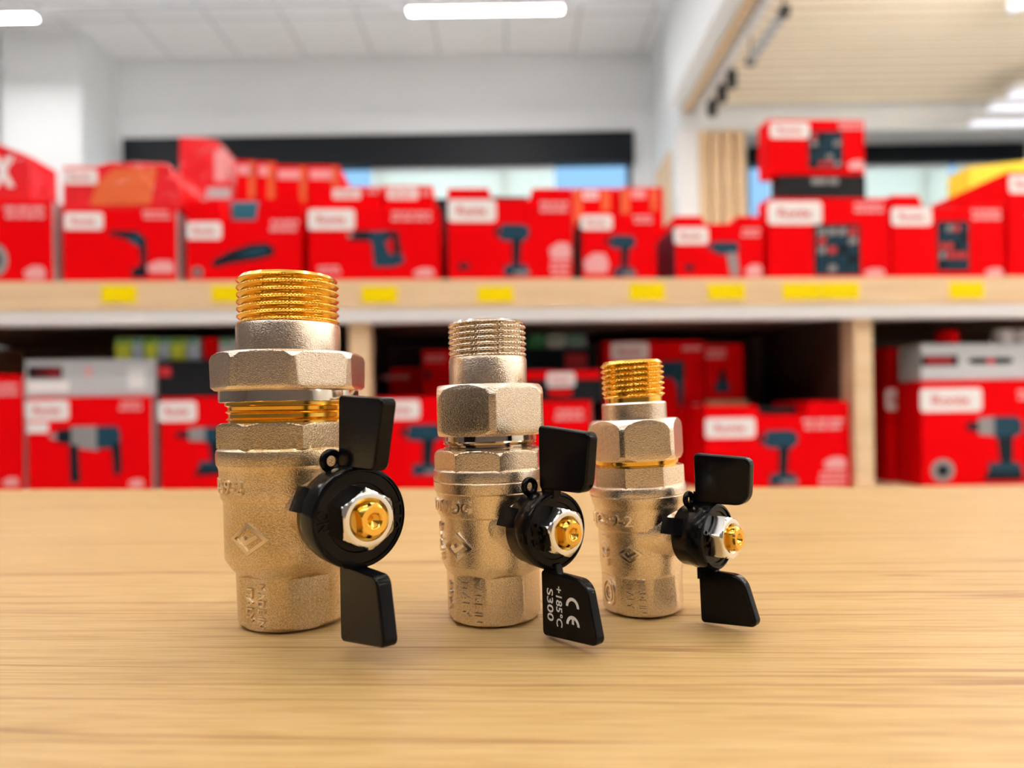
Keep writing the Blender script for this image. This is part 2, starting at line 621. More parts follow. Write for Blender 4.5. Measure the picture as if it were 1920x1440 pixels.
        if k == 1 and p.get('print'):
            xx = -t / 2 - 0.03

            def on_wing(geo, L, y):
                vs, fs = geo
                # reading down the wing, letter tops towards the wing tip edge
                return [sf(xx - kz, y - px_, L + py_) for px_, py_, kz in vs], fs
            pm = MB()
            pm.add(*on_wing(fit_text('S300', 9.6, 2.7, 0.03, 0, 0.012), 30.9, 10.4 - zc))
            pm.add(*on_wing(fit_text('+185°C', 11.8, 2.7, 0.03, 0, 0.012), 34.9, 10.6 - zc))
            for dx, bar in ((-2.45, False), (2.75, True)):
                ro, rw = 2.75, 0.95
                vs, fs = [], []
                m_ = 20
                for i in range(m_ + 1):
                    A = math.radians(90 + 180 * i / m_)
                    for rr in (ro, ro - rw):
                        vs.append((dx + 1.2 + rr * math.cos(A), rr * math.sin(A), 0.03))
                for i in range(m_):
                    fs.append((2 * i, 2 * i + 1, 2 * i + 3, 2 * i + 2))
                pm.add(*on_wing((vs, fs), 40.6, 10.4 - zc))
                if bar:
                    pm.add(*on_wing(([(dx - 1.3, -0.45, 0.03), (dx + 0.9, -0.45, 0.03), (dx + 0.9, 0.45, 0.03), (dx - 1.3, 0.45, 0.03)], [(0, 1, 2, 3)]), 40.6, 10.4 - zc))
            pm.build('printed_marking', 'print', wing)['label'] = 'white printed marking'
    # raised letters around the hub face
    for txt, ang0, inward in p['hubtext']:
        hm = MB()
        Rm = R * 0.77
        gap = 17 * D2R * (13.8 / R) ** 0.3
        for i, ch in enumerate(txt):
            A = ang0 * D2R + (i - (len(txt) - 1) / 2) * gap       # angle counter-clockwise from 3 o'clock
            vs, fs = fit_text(ch, R * 0.19, R * 0.25, 0.4, 0, 0.02)
            rot = A + (math.pi / 2 if inward else -math.pi / 2)
            cx, cy = Rm * math.cos(A), Rm * math.sin(A)
            out = []
            for x, y, k in vs:
                out.append(sf(cx + x * math.cos(rot) - y * math.sin(rot), cy + x * math.sin(rot) + y * math.cos(rot), h1 - 0.35 + k))
            hm.add(out, fs)
        hm.build('raised_lettering', 'black', handle, 30)
    # ---- lock nut
    ap, n0, n1 = p['nutap'], h1 - 1.0, p['nut1']
    n = 180
    rs = []
    for L, rc in ((n0, ap * 1.2), (n1 - 1.1, ap * 1.2), (n1 - 0.7, ap * 1.11), (n1 - 0.35, ap * 1.03), (n1 - 0.05, ap * 0.96), (n1, ap * 0.92), (n1, p['stemR'] * 1.22), (n1 - 0.7, p['stemR'] * 1.08), (n1 - 1.2, p['stemR'] * 1.0)):
        rs.append([sf(r * math.sin(th), -r * math.cos(th), L) for th in [i * 2 * math.pi / n for i in range(n)]
                   for r in [min(rc, gon(th, ap, 6, p['nutph'] * D2R))]])
    MB().rings(rs).build('lock_nut', 'chrome', root, 22)['label'] = 'bright plated hexagon lock nut'
    # ---- stem end
    sR, s1 = p['stemR'], p['stem1']
    rs = []
    for L, r0 in ((n0, sR), (s1 - 1.0, sR), (s1 - 0.45, sR * 0.93), (s1, sR * 0.80), (s1, sR * 0.47), (s1 - 0.25, sR * 0.40), (s1 - 0.6, sR * 0.36), (s1 - 1.6, 0.1)):
        row = []
        for i in range(n):
            th = i * 2 * math.pi / n
            r = r0
            fl = sR * 0.76
            c = abs(math.sin(th - 0.12))
            if L > n1 - 1.5 and r0 > sR * 0.7 and c > 1e-6:
                r = min(r0, fl / c)
            row.append(sf(r * math.sin(th), -r * math.cos(th), L))
        rs.append(row)
    MB().rings(rs).build('stem', 'brass', root, 25)['label'] = 'polished brass stem end'
    return root


def wings(Lb, Lt0, Lt1, o_back, o_front, inner, r_in, r_out, rs=1.6):
    """outlines of the upper and lower wing, stem axis at 0; fractions tuned per valve"""
    top = [(Lb, inner, 1.0), (Lt0, inner, r_in), (Lt1, o_front, r_out), (Lb, o_back, rs)]
    return top


# valve 1 ------------------------------------------------ large
v1 = dict(
    girth=0.955, trim=1.0, flare=0.4, alpha=40, zc=39.2, cast='cast_yellow', body_r=21.4, boss=8.6,
    body=[(0.0, 15.4, None), (0.5, 15.6, None), (0.75, 17.3, (17.3, 6, 4 * D2R)), (2.0, 18.3, (17.3, 6, 4 * D2R)), (18.0, 18.7, (17.4, 6, 4 * D2R)), (19.3, 19.3, (19.4, 6, 4 * D2R)), (20.2, 20.2, None), (22.9, 21.9, None), (23.6, 22.1, None),
          (30, 22.2, None), (40.6, 22.3, None), (41.6, 22.45, None), (42.2, 23.0, None), (42.8, 23.15, None), (46, 23.3, None), (51.2, 23.6, None), (52.0, 23.8, None), (52.8, 24.35, None), (54.5, 24.5, None),
          (56.2, 24.5, None), (57.3, 24.2, None), (57.9, 23.4, None), (58.1, 24.6, (22.3, 8, 27 * D2R)), (63.6, 24.6, (22.3, 8, 27 * D2R)), (65.0, 23.9, (22.3, 8, 27 * D2R)), (65.8, 22.6, (22.2, 8, 27 * D2R)), (65.8, 19.0, None)],
    union=[(76.1, 24.5, (24.0, 8, 20.5 * D2R)), (77.0, 25.6, (24.2, 8, 20.5 * D2R)), (85.6, 25.9, (24.2, 8, 20.5 * D2R)), (87.0, 25.2, (24.2, 8, 20.5 * D2R)), (87.8, 23.6, (24.0, 8, 20.5 * D2R)), (87.9, 16.0, None)],
    turned=[('union_ring', 'nickel', [(72.2, 22.9, None), (72.4, 23.3, None), (75.6, 23.3, None), (76.4, 23.0, None)]),
            ('union_thread', 'brass', [(64.8, 20.2, None), (66.4, 20.2, None), (66.9, 21.0, None), (67.5, 20.2, None), (68.6, 20.2, None), (69.2, 21.2, None), (69.8, 20.3, None), (70.8, 20.4, None), (71.3, 21.3, None), (72.5, 21.3, None)])],
    neck=(87.8, 97.2, 17.5), thread=(96.8, 112.8, 17.25, 15.95, 2.309, 1.0, 'brass'), collar=0.2, notches=90,
    marks=[('wrap', 'MC59-2', 21.8, 4.4, 23.25, -49, 46.6, 0), ('diamond', '', 7.0, 4.9, 22.15, -19, 31.2, 0),
           ('flat', 'MADE IN', 13.6, 2.7, 17.25, -26, 2.9, 8.8), ('flat', 'ITALY', 10.4, 2.7, 17.25, -26, -2.0, 8.8)],
    hub0=36.0, hub1=49.2, hubR=14.4, eye=2.5, wt=4.6, webs=(41, 48),
    wings=[[(40.0, 13.6, 1.2), (61.0, 13.6, 3.0), (66.5, 33.0, 1.8), (41.0, 34.4, 1.4)],
           [(39.6, -36.4, 1.6), (65.0, -32.0, 2.0), (61.5, -14.0, 3.2), (39.6, -14.0, 1.2)]],
    hubtext=[('ON', 180, True), ('OFF', 0, True)], nutap=7.6, nut1=54.2, nutph=3, stemR=4.9, stem1=57.2)
v1['marks'] = [m[:6] + ((m[7], m[6]) if m[0] == 'flat' else (m[6], m[7])) for m in v1['marks']]
# valve 2 ------------------------------------------------ middle, all nickel
v2 = dict(
    flare=0.75, alpha=38, zc=32.2, cast='cast', body_r=16.8, boss=7.6,
    body=[(0.0, 13.1, None), (0.45, 13.3, None), (0.7, 14.6, (14.4, 8, -4.5 * D2R)), (1.8, 15.5, (14.4, 8, -4.5 * D2R)), (15.8, 15.6, (14.6, 8, -4.5 * D2R)), (17.0, 15.9, (16.0, 8, -4.5 * D2R)), (17.5, 16.1, None), (18.7, 16.6, None), (19.3, 16.75, None),
          (33.6, 17.05, None), (34.5, 17.2, None), (35.0, 17.8, None), (35.6, 17.95, None), (41.2, 18.1, None), (42.0, 18.3, None), (42.5, 18.75, None), (45.6, 18.95, None), (45.9, 18.8, None), (46.2, 19.05, None),
          (48.6, 19.1, None), (49.3, 18.9, None), (49.7, 18.2, None), (49.8, 18.6, (17.2, 8, 11 * D2R)), (54.2, 18.6, (17.2, 8, 11 * D2R)), (55.2, 18.1, (17.2, 8, 11 * D2R)), (55.9, 17.0, (17.1, 8, 11 * D2R)), (55.9, 14.0, None)],
    union=[(60.4, 17.2, (16.9, 6, 5.4 * D2R)), (61.3, 18.6, (17.1, 6, 5.4 * D2R)), (62.2, 19.3, (17.2, 6, 5.4 * D2R)), (73.5, 19.3, (17.2, 6, 5.4 * D2R)), (75.4, 18.6, (17.2, 6, 5.4 * D2R)), (76.9, 16.9, (17.0, 6, 5.4 * D2R)), (77.1, 12, None)],
    turned=[('union_thread', 'nickel', [(54.9, 14.6, None), (56.2, 14.6, None), (56.6, 15.5, None), (57.0, 14.6, None), (57.3, 14.6, None), (57.8, 15.6, None), (58.2, 15.0, None), (58.7, 15.6, None), (60.8, 15.5, None)])],
    neck=(76.8, 85.9, 13.05), thread=(85.4, 97.8, 12.95, 12.15, 1.814, 1.25, 'nickel'), collar=0.2, notches=60,
    marks=[('wrap', '600WOG', 20.4, 3.9, 18.0, -51, 38.3, 0), ('diamond', '', 5.6, 4.5, 16.95, -38, 25.6, 0), ('wrapdown', '3/4"', 12.0, 4.0, 16.95, -74, 26.4, 0),
           ('flat', 'MADE IN', 14.0, 2.6, 14.45, -27, 8.7, 2.4), ('flat', 'ITALY', 11.0, 2.6, 14.45, -27, 8.7, -2.1), ('flat', 'S8A', 9.6, 2.6, 14.5, -72, 8.4, 0.5)],
    hub0=21.0, hub1=32.8, hubR=11.7, eye=2.1, wt=3.7, webs=(27.5, 33),
    wings=[[(27.0, 12.2, 1.2), (47.0, 12.2, 4.4), (49.3, 29.4, 2.2), (27.2, 31.4, 1.2)],
           [(26.8, -31.9, 1.4), (50.2, -29.6, 2.2), (46.0, -12.2, 5.0), (26.8, -12.2, 1.0)]],
    hubtext=[('OFF', 180, False), ('ON', 0, False)], nutap=6.6, nut1=37.4, nutph=12, stemR=4.1, stem1=39.9, print=True)
# valve 3 ------------------------------------------------ small
v3 = dict(
    alpha=44, zc=27.2, cast='cast', body_r=14.0, boss=6.6,
    body=[(0.0, 11.5, None), (0.45, 11.7, None), (0.7, 12.9, (12.8, 8, 0)), (1.7, 13.7, (12.8, 8, 0)), (12.8, 13.7, (13.0, 8, 0)), (14.0, 13.75, (13.8, 8, 0)), (16.0, 13.9, None), (16.6, 14.0, None), (27.0, 14.1, None), (28.0, 14.2, None), (28.5, 14.8, None), (29.2, 15.0, None),
          (35.0, 15.1, None), (35.8, 15.3, None), (36.4, 15.6, None), (39.2, 16.3, None), (39.5, 16.2, None), (39.8, 16.5, None), (41.6, 16.6, None), (42.4, 16.3, None), (42.7, 15.7, None), (42.8, 15.9, (14.7, 8, -24 * D2R)), (49.0, 15.9, (14.7, 8, -24 * D2R)), (49.0, 12.5, None)],
    union=[(51.0, 14.6, (14.3, 6, -25 * D2R)), (51.7, 15.5, (14.5, 6, -25 * D2R)), (52.8, 16.35, (14.6, 6, -25 * D2R)), (61.5, 16.35, (14.6, 6, -25 * D2R)), (63.2, 15.7, (14.6, 6, -25 * D2R)), (64.6, 14.4, (14.5, 6, -25 * D2R)), (64.8, 10, None)],
    turned=[('union_thread', 'brass', [(47.8, 13.6, None), (49.4, 13.6, None), (49.7, 13.9, None), (50.1, 13.9, None), (50.3, 14.0, None), (51.4, 14.0, None)])],
    neck=(64.4, 70.3, 11.0), thread=(69.8, 84.4, 10.75, 9.65, 1.814, 1.0, 'brass'), collar=2.0, notches=54,
    marks=[('wrap', 'MC59-2', 19.0, 3.6, 15.05, -54, 32.1, 0), ('diamond', '', 4.1, 2.9, 14.02, -24.5, 21.2, 0), ('wrapdown', '1/2"', 10.0, 3.2, 14.02, -65, 21.6, 0),
           ('flat', 'MADE IN', 10.4, 2.2, 12.85, -22.5, 7.0, 2.6), ('flat', 'ITALY', 8.0, 2.2, 12.85, -22.5, 7.0, -1.4), ('seal', '', 3.4, 4.6, 12.9, -67.5, 7.2, 0)],
    hub0=18.0, hub1=29.6, hubR=10.4, eye=1.9, wt=3.5, webs=(22, 28),
    wings=[[(22.8, 10.4, 1.2), (40.4, 10.4, 4.6), (41.8, 24.9, 2.4), (22.9, 26.1, 1.2)],
           [(22.8, -27.5, 1.2), (41.8, -25.6, 2.0), (37.5, -10.8, 5.0), (22.8, -10.8, 1.0)]],
    hubtext=[('OFF', 180, False), ('ON', 0, False)], nutap=6.2, nut1=34.2, nutph=16, stemR=3.8, stem1=36.5)

make_valve('ball_valve', 'largest nickel and brass ball valve with octagonal union nut and straight black wing handle', (-0.0741, 0.2235, 0.0001), 0.1, v1)
make_valve('ball_valve', 'middle ball valve with silvery nickel thread and white marking on its black wing handle', (-0.0070, 0.2233, 0.0002), 0.6, v2)
make_valve('ball_valve', 'smallest ball valve with sharp brass thread and plain rounded black wing handle', (0.0440, 0.2284, 0.0004), 1.9, v3)

# ------------------------------------------------------------------ table
FLOOR = -0.75
e0, e1 = at(0, 918, 1), at(1920, 912, 1)


def on_plane(px, py, z):
    p = at(px, py, 1.0) - CP
    return CP + p * ((z - CAMH) / p.z)


ta, tb = on_plane(0, 918, 0), on_plane(1920, 912, 0)
tdir = (tb - ta).normalized()
tang = math.atan2(tdir.y, tdir.x)
tmid = (ta + tb) / 2
tab = thing('table', 'oak laminate counter table under the three valves', 'table', (tmid.x, tmid.y, FLOOR), (0, 0, tang))
H = -FLOOR
MB().prism([(-1.15, -0.95), (1.15, -0.95), (1.15, 0), (-1.15, 0)], H - 0.03, H, None, 0, 0.0012).build('table_top', 'table', tab)
for x in (-1.08, 1.08):
    for y in (-0.89, -0.06):
        MB().box(x - 0.03, x + 0.03, y - 0.03, y + 0.03, 0.0, H - 0.03).build('leg', 'pine', tab)

# ------------------------------------------------------------------ shelving unit
PSI = math.radians(3.0)
SU = Vector((math.cos(PSI), math.sin(PSI), 0))
SV = Vector((-math.sin(PSI), math.cos(PSI), 0))
S0 = Vector((0, 1.55, 0))


def su(px, py, v):
    """(u, z) on the upright plane at depth v behind the shelf front"""
    d = at(px, py, 1.0) - CP
    t = ((S0 - CP).dot(SV) + v) / d.dot(SV)
    q = CP + d * t
    return (q - S0).dot(SU), q.z


def sp(u, v, z):
    return S0 + SU * u + SV * v + Vector((0, 0, z))


ZT = su(960, 523, 0)[1]
ZB = su(960, 576, 0)[1]
ZS = su(960, 600, 0)[1]
ZL = su(960, 936, 0)[1]
unit = thing('shelving_unit', 'long wooden shop shelf with white strip under its front edge', 'shelf', sp(0, 0, FLOOR), (0, 0, PSI))
UL, UR, SD = -1.55, 1.75, 0.62
MB().box(UL, UR, 0, SD, ZB - FLOOR, ZT - FLOOR).build('shelf_board', 'pine', unit)
MB().box(UL, UR, 0.004, 0.05, ZS - FLOOR, ZB - FLOOR).build('edge_strip', 'whitelam', unit)['label'] = 'white strip under the board'
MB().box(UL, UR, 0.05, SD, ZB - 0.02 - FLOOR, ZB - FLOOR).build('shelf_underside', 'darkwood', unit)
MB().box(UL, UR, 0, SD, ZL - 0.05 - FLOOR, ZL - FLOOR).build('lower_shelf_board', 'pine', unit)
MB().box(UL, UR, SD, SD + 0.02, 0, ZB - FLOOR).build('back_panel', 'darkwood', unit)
posts = [su(655, 670, 0.03)[0], su(1603, 750, 0.03)[0]]
for u in posts:
    MB().box(u, u + 0.046, 0.03, 0.09, ZL - FLOOR, ZS - FLOOR).build('post', 'pine', unit)
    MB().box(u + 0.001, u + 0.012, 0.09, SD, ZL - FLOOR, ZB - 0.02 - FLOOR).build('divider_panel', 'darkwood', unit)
for u in (UL, UR - 0.05):
    MB().box(u, u + 0.05, 0.0, SD, ZL - FLOOR, ZS - FLOOR).build('end_panel', 'pine', unit)
for u in (UL, posts[0], posts[1], UR - 0.05):
    for v in (0.02, SD - 0.07):
        MB().box(u, u + 0.05, v, v + 0.05, 0, ZL - 0.05 - FLOOR).build('leg', 'pine', unit)
ub = su(1418, 640, 0.5)[0]
MB().box(ub - 0.02, ub + 0.02, 0.5, 0.55, ZL - FLOOR, ZB - 0.02 - FLOOR).build('back_post', 'darkwood', unit)

# price tags on the front edge: things of their own
tags = [(190, 256, 535, 568, 'beneath the film-wrapped carton'), (397, 460, 535, 566, 'partly behind the largest valve'), (678, 745, 537, 568, 'beneath the rotary hammer carton'),
        (895, 962, 537, 567, 'beneath the tall carton with a black handle'), (1180, 1246, 531, 563, 'beneath the small carton with a slim drill'), (1327, 1396, 532, 562, 'beneath the heat gun carton'),
        (1467, 1536, 531, 562, 'first of the pair beneath the stacked tool sets'), (1538, 1610, 530, 561, 'second of the pair beneath the stacked tool sets'), (1780, 1844, 529, 560, 'beneath the carton with a dark toolkit')]
for x0, x1, y0, y1, wh in tags:
    (ua, za), (uc, zb_) = su(x0, y1, 0), su(x1, y0, 0)
    w, h = uc - ua, zb_ - za
    r = 0.004
    pts = []
    for cx_, cz_, a0 in ((w / 2 - r, h / 2 - r, 0), (-w / 2 + r, h / 2 - r, 90), (-w / 2 + r, -h / 2 + r, 180), (w / 2 - r, -h / 2 + r, 270)):
        pts += [(cx_ + r * math.cos(math.radians(a0 + q * 30)), cz_ + r * math.sin(math.radians(a0 + q * 30))) for q in range(4)]
    o = MB().prism(pts, 0, 0.002, lambda a, b, c: (a, -c, b)).build('price_tag', 'yellow')
    o.location = sp((ua + uc) / 2, 0, (za + zb_) / 2)
    o.rotation_euler = (0, 0, PSI)
    tag(o, 'yellow price tag on the shelf edge ' + wh, 'price tag', 'yellow price tags')

# ------------------------------------------------------------------ cartons
PICS = {
    'drill': [('tealdark', [(0, .80), (.14, .74), (.14, .98), (0, .90)]), ('teal', [(.14, .72), (.2, 1), (.82, 1), (1, .93), (1, .76), (.8, .66), (.3, .68)]), ('tealdark', [(.5, .7), (.78, .7), (.72, .2), (.5, .2)]),
              ('teal', [(.28, .22), (.92, .22), (1, .06), (.92, 0), (.25, 0)]), ('toolgrey', [(.55, .1), (1, .1), (.98, .03), (.55, .03)])],
    'bigdrill': [('tealdark', [(0, .80), (.22, .76), (.22, .93), (0, .90)]), ('toolgrey', [(.22, .72), (.22, .98), (.55, 1), (.55, .7)]), ('teal', [(.5, .66), (.5, 1), (.9, 1), (1, .92), (1, .74), (.85, .66)]),
                 ('tealdark', [(.55, .68), (.84, .7), (.82, .25), (.6, .25)]), ('teal', [(.38, .28), (.95, .28), (1, .1), (.4, .12)]), ('tealdark', [(.36, .14), (1, .12), (1, .0), (.3, 0)])],
    'hammer': [('toolgrey', [(0, .78), (.12, .74), (.12, .88), (0, .85)]), ('tealdark', [(.1, .7), (.1, .92), (.32, .95), (.32, .66)]), ('toolgrey', [(.3, .62), (.3, .98), (.68, .98), (.68, .55)]), ('teal', [(.66, .58), (.66, .98), (.95, .98), (1, .85), (.98, .6)]),
               ('tealdark', [(.27, .66), (.4, .66), (.42, 0), (.28, 0)]), ('tealdark', [(.86, .62), (1, .7), (1, .15), (.9, .1)])],
    'rotary': [('toolgrey', [(0, .82), (.3, .78), (.3, .92), (0, .92)]), ('tealdark', [(.05, .72), (.45, .72), (.45, 1), (.12, 1)]), ('teal', [(.4, .66), (.4, .98), (.72, 1), (.74, .7)]), ('tealdark', [(.68, 1), (.9, .98), (.95, .4), (.8, .3), (.8, .8), (.68, .8)]),
               ('teal', [(.42, .7), (.66, .7), (.74, .36), (.98, .34), (1, .12), (.8, 0), (.46, 0)])],
    'polisher': [('tealdark', [(0, .1), (.06, .32), (.3, .66), (.62, .95), (.88, 1), (1, .75), (.96, .45), (.7, .28), (.3, .14), (.1, 0)]), ('teal', [(.4, .5), (.62, .78), (.85, .84), (.9, .6), (.66, .44)])],
    'grinder': [('tealdark', [(0, .92), (.1, 1), (.75, 1), (1, .82), (1, .2), (.86, .2), (.8, .66), (.55, .8)]), ('teal', [(.5, .8), (.7, .95), (.9, .85), (.8, .65)]), ('tealdark', [(.6, 0), (.6, .18), (.8, .26), (1, .18), (1, 0)])],
    'heatgun': [('teal', [(0, .82), (.25, 1), (.9, 1), (1, .85), (.92, .62), (.4, .62)]), ('toolgrey', [(.6, .68), (.92, .68), (.98, 0), (.72, 0)])],
    'handle': [('teal', [(0, 1), (.95, 1), (1, .8), (.96, .5), (.9, 0), (.7, 0), (.62, .5), (.4, .62), (0, .6)])],
    'chuck': [('tealdark', [(.42, 1), (.62, 1), (.75, .6), (.9, .3), (.1, .3), (.3, .6)]), ('teal', [(.2, .45), (.8, .45), (1, .15), (.85, 0), (.15, 0), (0, .15)])],
    'wheel': [('toolgrey', [(.5 + .5 * math.cos(q * math.pi / 8), .5 + .5 * math.sin(q * math.pi / 8)) for q in range(16)]), ('tealdark', [(.5 + .26 * math.cos(q * math.pi / 8), .5 + .26 * math.sin(q * math.pi / 8)) for q in range(16)])],
    'oval': [('tealdark', [(.5 + .5 * math.cos(q * math.pi / 8), .5 + .5 * math.sin(q * math.pi / 8)) for q in range(16)])],
    'bar': [('blackcard', [(0, .3), (.1, 0), (.9, 0), (1, .3), (1, .7), (.9, 1), (.1, 1), (0, .7)]), ('redprint', [(.42, 0), (.58, 0), (.58, 1), (.42, 1)])],
    'badge': [('pink', [(.1, 0), (.9, .0), (1, .45), (.85, .95), (.4, 1), (0, .6)])],
}


def kit_pic(seed):
    rnd = random.Random(seed)
    out = [('tealdark', [(0, .04), (.04, 0), (.96, 0), (1, .04), (1, .96), (.96, 1), (.04, 1), (0, .96)])]
    for i in range(4):
        for j in range(5):
            x, y = .08 + i * .22, .06 + j * .18
            out.append((rnd.choice(['teal', 'tealdark', 'toolgrey', 'redprint', 'teal']), [(x, y), (x + .18, y + .02), (x + .17, y + .14), (x + .02, y + .13)]))
    return out


def carton(name, label, cat, x0, x1, yt, v, D, z0, feats=(), outline=None, body='red', side=None, group='red tool cartons', ztop=None, x_side=None):
    """front face through pixel columns x0..x1, top edge at yt, standing at height z0"""
    xm = (x0 + x1) / 2
    u0, u1 = su(x0, (yt + 450) / 2, v)[0], su(x1, (yt + 450) / 2, v)[0]
    zt = ztop if ztop is not None else su(xm, yt, v)[1]
    uc, W, Hh = (u0 + u1) / 2, u1 - u0, zt - z0
    root = thing(name, label, cat, sp(uc, v, z0), (0, 0, PSI), group)

    def loc(px, py, lift=0.0):
        u, z = su(px, py, v - lift)
        return u - uc, z - z0
    mb = MB()
    if outline:
        pts = [(-W / 2, 0), (W / 2, 0)] + [loc(px, py) for px, py in outline]
    else:
        pts = [(-W / 2, 0), (W / 2, 0), (W / 2, Hh), (-W / 2, Hh)]
    mb.prism(pts, 0, D, lambda a, b, c: (a, c, b), 0, 0.0015)
    mb.build('carton_body' if cat == 'carton' else 'body', body, root)
    if side:
        sgn, sm = side
        xx = sgn * W / 2
        MB().box(min(xx, xx + sgn * 0.0012), max(xx, xx + sgn * 0.0012), 0.003, D - 0.003, 0.003, Hh - 0.004 if not outline else min(p[1] for p in pts[2:]) - 0.004).build('side_panel', sm, root)['label'] = M[sm].name.replace('_', ' ') + ' side'
    for ft in feats:
        k = ft[0]
        if k == 'case':            # dark case showing in the handle cut-out
            _, cx0, cx1, cy0, cy1, cm = ft
            a, b_ = loc(cx0, cy1), loc(cx1, cy0)
            MB().prism([(a[0], a[1] - 0.0), (b_[0], a[1]), (b_[0], b_[1]), (a[0], b_[1])], D * 0.25, D * 0.8, lambda a, b, c: (a, c, b), 0, 0.004).build('carrying_case', cm, root)
            continue
        _, fx0, fx1, fy0, fy1 = ft[0], ft[-4], ft[-3], ft[-2], ft[-1]
        a, b_ = loc(fx0, fy1, .001), loc(fx1, fy0, .001)
        w, h = b_[0] - a[0], b_[1] - a[1]
        if k == 'label':
            r = min(w, h) * 0.18
            pts = []
            for cx_, cz_, q0 in ((b_[0] - r, b_[1] - r, 0), (a[0] + r, b_[1] - r, 90), (a[0] + r, a[1] + r, 180), (b_[0] - r, a[1] + r, 270)):
                pts += [(cx_ + r * math.cos(math.radians(q0 + q * 30)), cz_ + r * math.sin(math.radians(q0 + q * 30))) for q in range(4)]
            lb = MB().prism(pts, -0.0008, -0.0001, lambda a, b, c: (a, c, b)).build('brand_label', 'white', root)
            lb['label'] = 'white brand label with red lettering'
            vs, fs = fit_text('Ronix', w * 0.62, h * 0.42, 0.0001, 0, 0.02)
            mx_, mz_ = (a[0] + b_[0]) / 2, (a[1] + b_[1]) / 2
            MB().add([(mx_ + x, -0.0010 - z, mz_ + y) for x, y, z in vs], fs).build('brand_lettering', 'redprint', lb)
        elif k == 'text':
            nl = ft[1]
            mb = MB()
            rnd = random.Random(int(fx0 * 7 + fy0))
            for q in range(nl):
                zz = b_[1] - h * (q + 0.5) / nl
                hh = h / nl * 0.30
                x = a[0] + w * rnd.uniform(0, .12)
                xe = b_[0] - w * rnd.uniform(0, .12)
                while x < xe - w * .02:
                    ww = min(w * rnd.uniform(.12, .3), xe - x)
                    mb.box(x, x + ww, -0.0006, -0.0001, zz - hh, zz + hh)
                    x += ww + w * .04
            mb.build('small_print', 'pink', root)
        elif k == 'plate':
            MB().box(a[0], b_[0], -0.0007, -0.0001, a[1], b_[1]).build('printed_patch', ft[1], root)
        else:
            pic = kit_pic(int(fx0)) if k == 'kit' else PICS[k]
            names, mb = [], MB()
            for q, (mn, poly) in enumerate(pic):
                if mn not in names:
                    names.append(mn)
                mb.prism([(a[0] + x * w, a[1] + y * h) for x, y in poly], -0.0003 - 0.00015 * (q + 1), -0.0001, lambda a, b, c: (a, c, b), names.index(mn))
            mb.build('badge' if k == 'badge' else 'tool_picture', names, root)
    return root


V0, VB = 0.015, 0.335
C_ = 'carton'
tn = 'tool_carton'
EPS = 0.0008
# --- top row, front
carton(tn, 'red carton under the leaning red display packet, cut by the frame', C_, -70, 97, 375, V0, .25, ZT, [('text', 2, 0, 86, 384, 412), ('badge', 44, 86, 498, 524), ('wheel', -40, 14, 455, 520)], side=(1, 'greycard'))
carton(tn, 'red carton with a slim angled grinder picture, under the glossy wrapped carton', C_, 117, 330, 391, V0, .25, ZT, [('label', 120, 193, 398, 431), ('text', 2, 265, 322, 393, 412), ('grinder', 203, 274, 432, 521), ('badge', 275, 328, 488, 512)], side=(1, 'greycard'))
carton(tn, 'red carton with a long dark polisher picture and teal case in its cut-out', C_, 349, 563, 415, V0, .27, ZT,
       [('case', 413, 482, 360, 414, 'tealcase'), ('label', 350, 415, 416, 449), ('text', 2, 503, 562, 410, 436), ('polisher', 394, 516, 455, 501), ('wheel', 360, 380, 500, 520)],
       outline=[(563, 372), (486, 372), (480, 413), (415, 413), (410, 376), (349, 376)])
carton(tn, 'red carton with a rotary hammer picture, beneath the flat red cartons', C_, 578, 824, 390, V0, .28, ZT, [('label', 578, 665, 392, 431), ('text', 2, 733, 810, 394, 416), ('rotary', 652, 758, 432, 501), ('text', 2, 594, 640, 497, 515), ('badge', 775, 815, 502, 519)])
carton(tn, 'tall red carton with a black case handle, a drill and a small dark oval', C_, 839, 1072, 353, V0, .28, ZT,
       [('case', 922, 994, 350, 373, 'blackcard'), ('label', 840, 930, 374, 416), ('text', 2, 1007, 1066, 375, 400), ('drill', 928, 992, 420, 518), ('badge', 1030, 1072, 454, 486), ('text', 3, 1030, 1072, 488, 520), ('oval', 858, 882, 492, 506)],
       outline=[(1072, 353), (998, 353), (992, 374), (922, 374), (916, 353), (839, 353)])
carton(tn, 'small red carton with a slim drill picture, before two orange-sided cartons', C_, 1091, 1229, 402, V0, .20, ZT, [('label', 1089, 1148, 403, 431), ('text', 2, 1185, 1227, 402, 420), ('drill', 1137, 1192, 441, 519), ('badge', 1094, 1142, 474, 512)], side=(-1, 'blackcard'))
carton(tn, 'red carton with a heat gun picture and navy side', C_, 1266, 1430, 405, V0, .17, ZT,
       [('case', 1322, 1380, 410, 424, 'blackcard'), ('label', 1264, 1328, 426, 458), ('text', 2, 1388, 1428, 426, 445), ('heatgun', 1326, 1387, 453, 517), ('badge', 1398, 1430, 495, 518), ('oval', 1282, 1304, 496, 508)],
       outline=[(1430, 405), (1384, 405), (1376, 419), (1322, 419), (1316, 405), (1266, 405)], side=(-1, 'navy'))
b9 = carton(tn, 'large red carton with a tool set picture, below the flat black case', C_, 1441, 1668, 371, V0, .06, ZT, [('label', 1440, 1541, 377, 421), ('text', 2, 1595, 1660, 378, 400), ('kit', 1527, 1613, 420, 516), ('badge', 1620, 1660, 503, 518)])
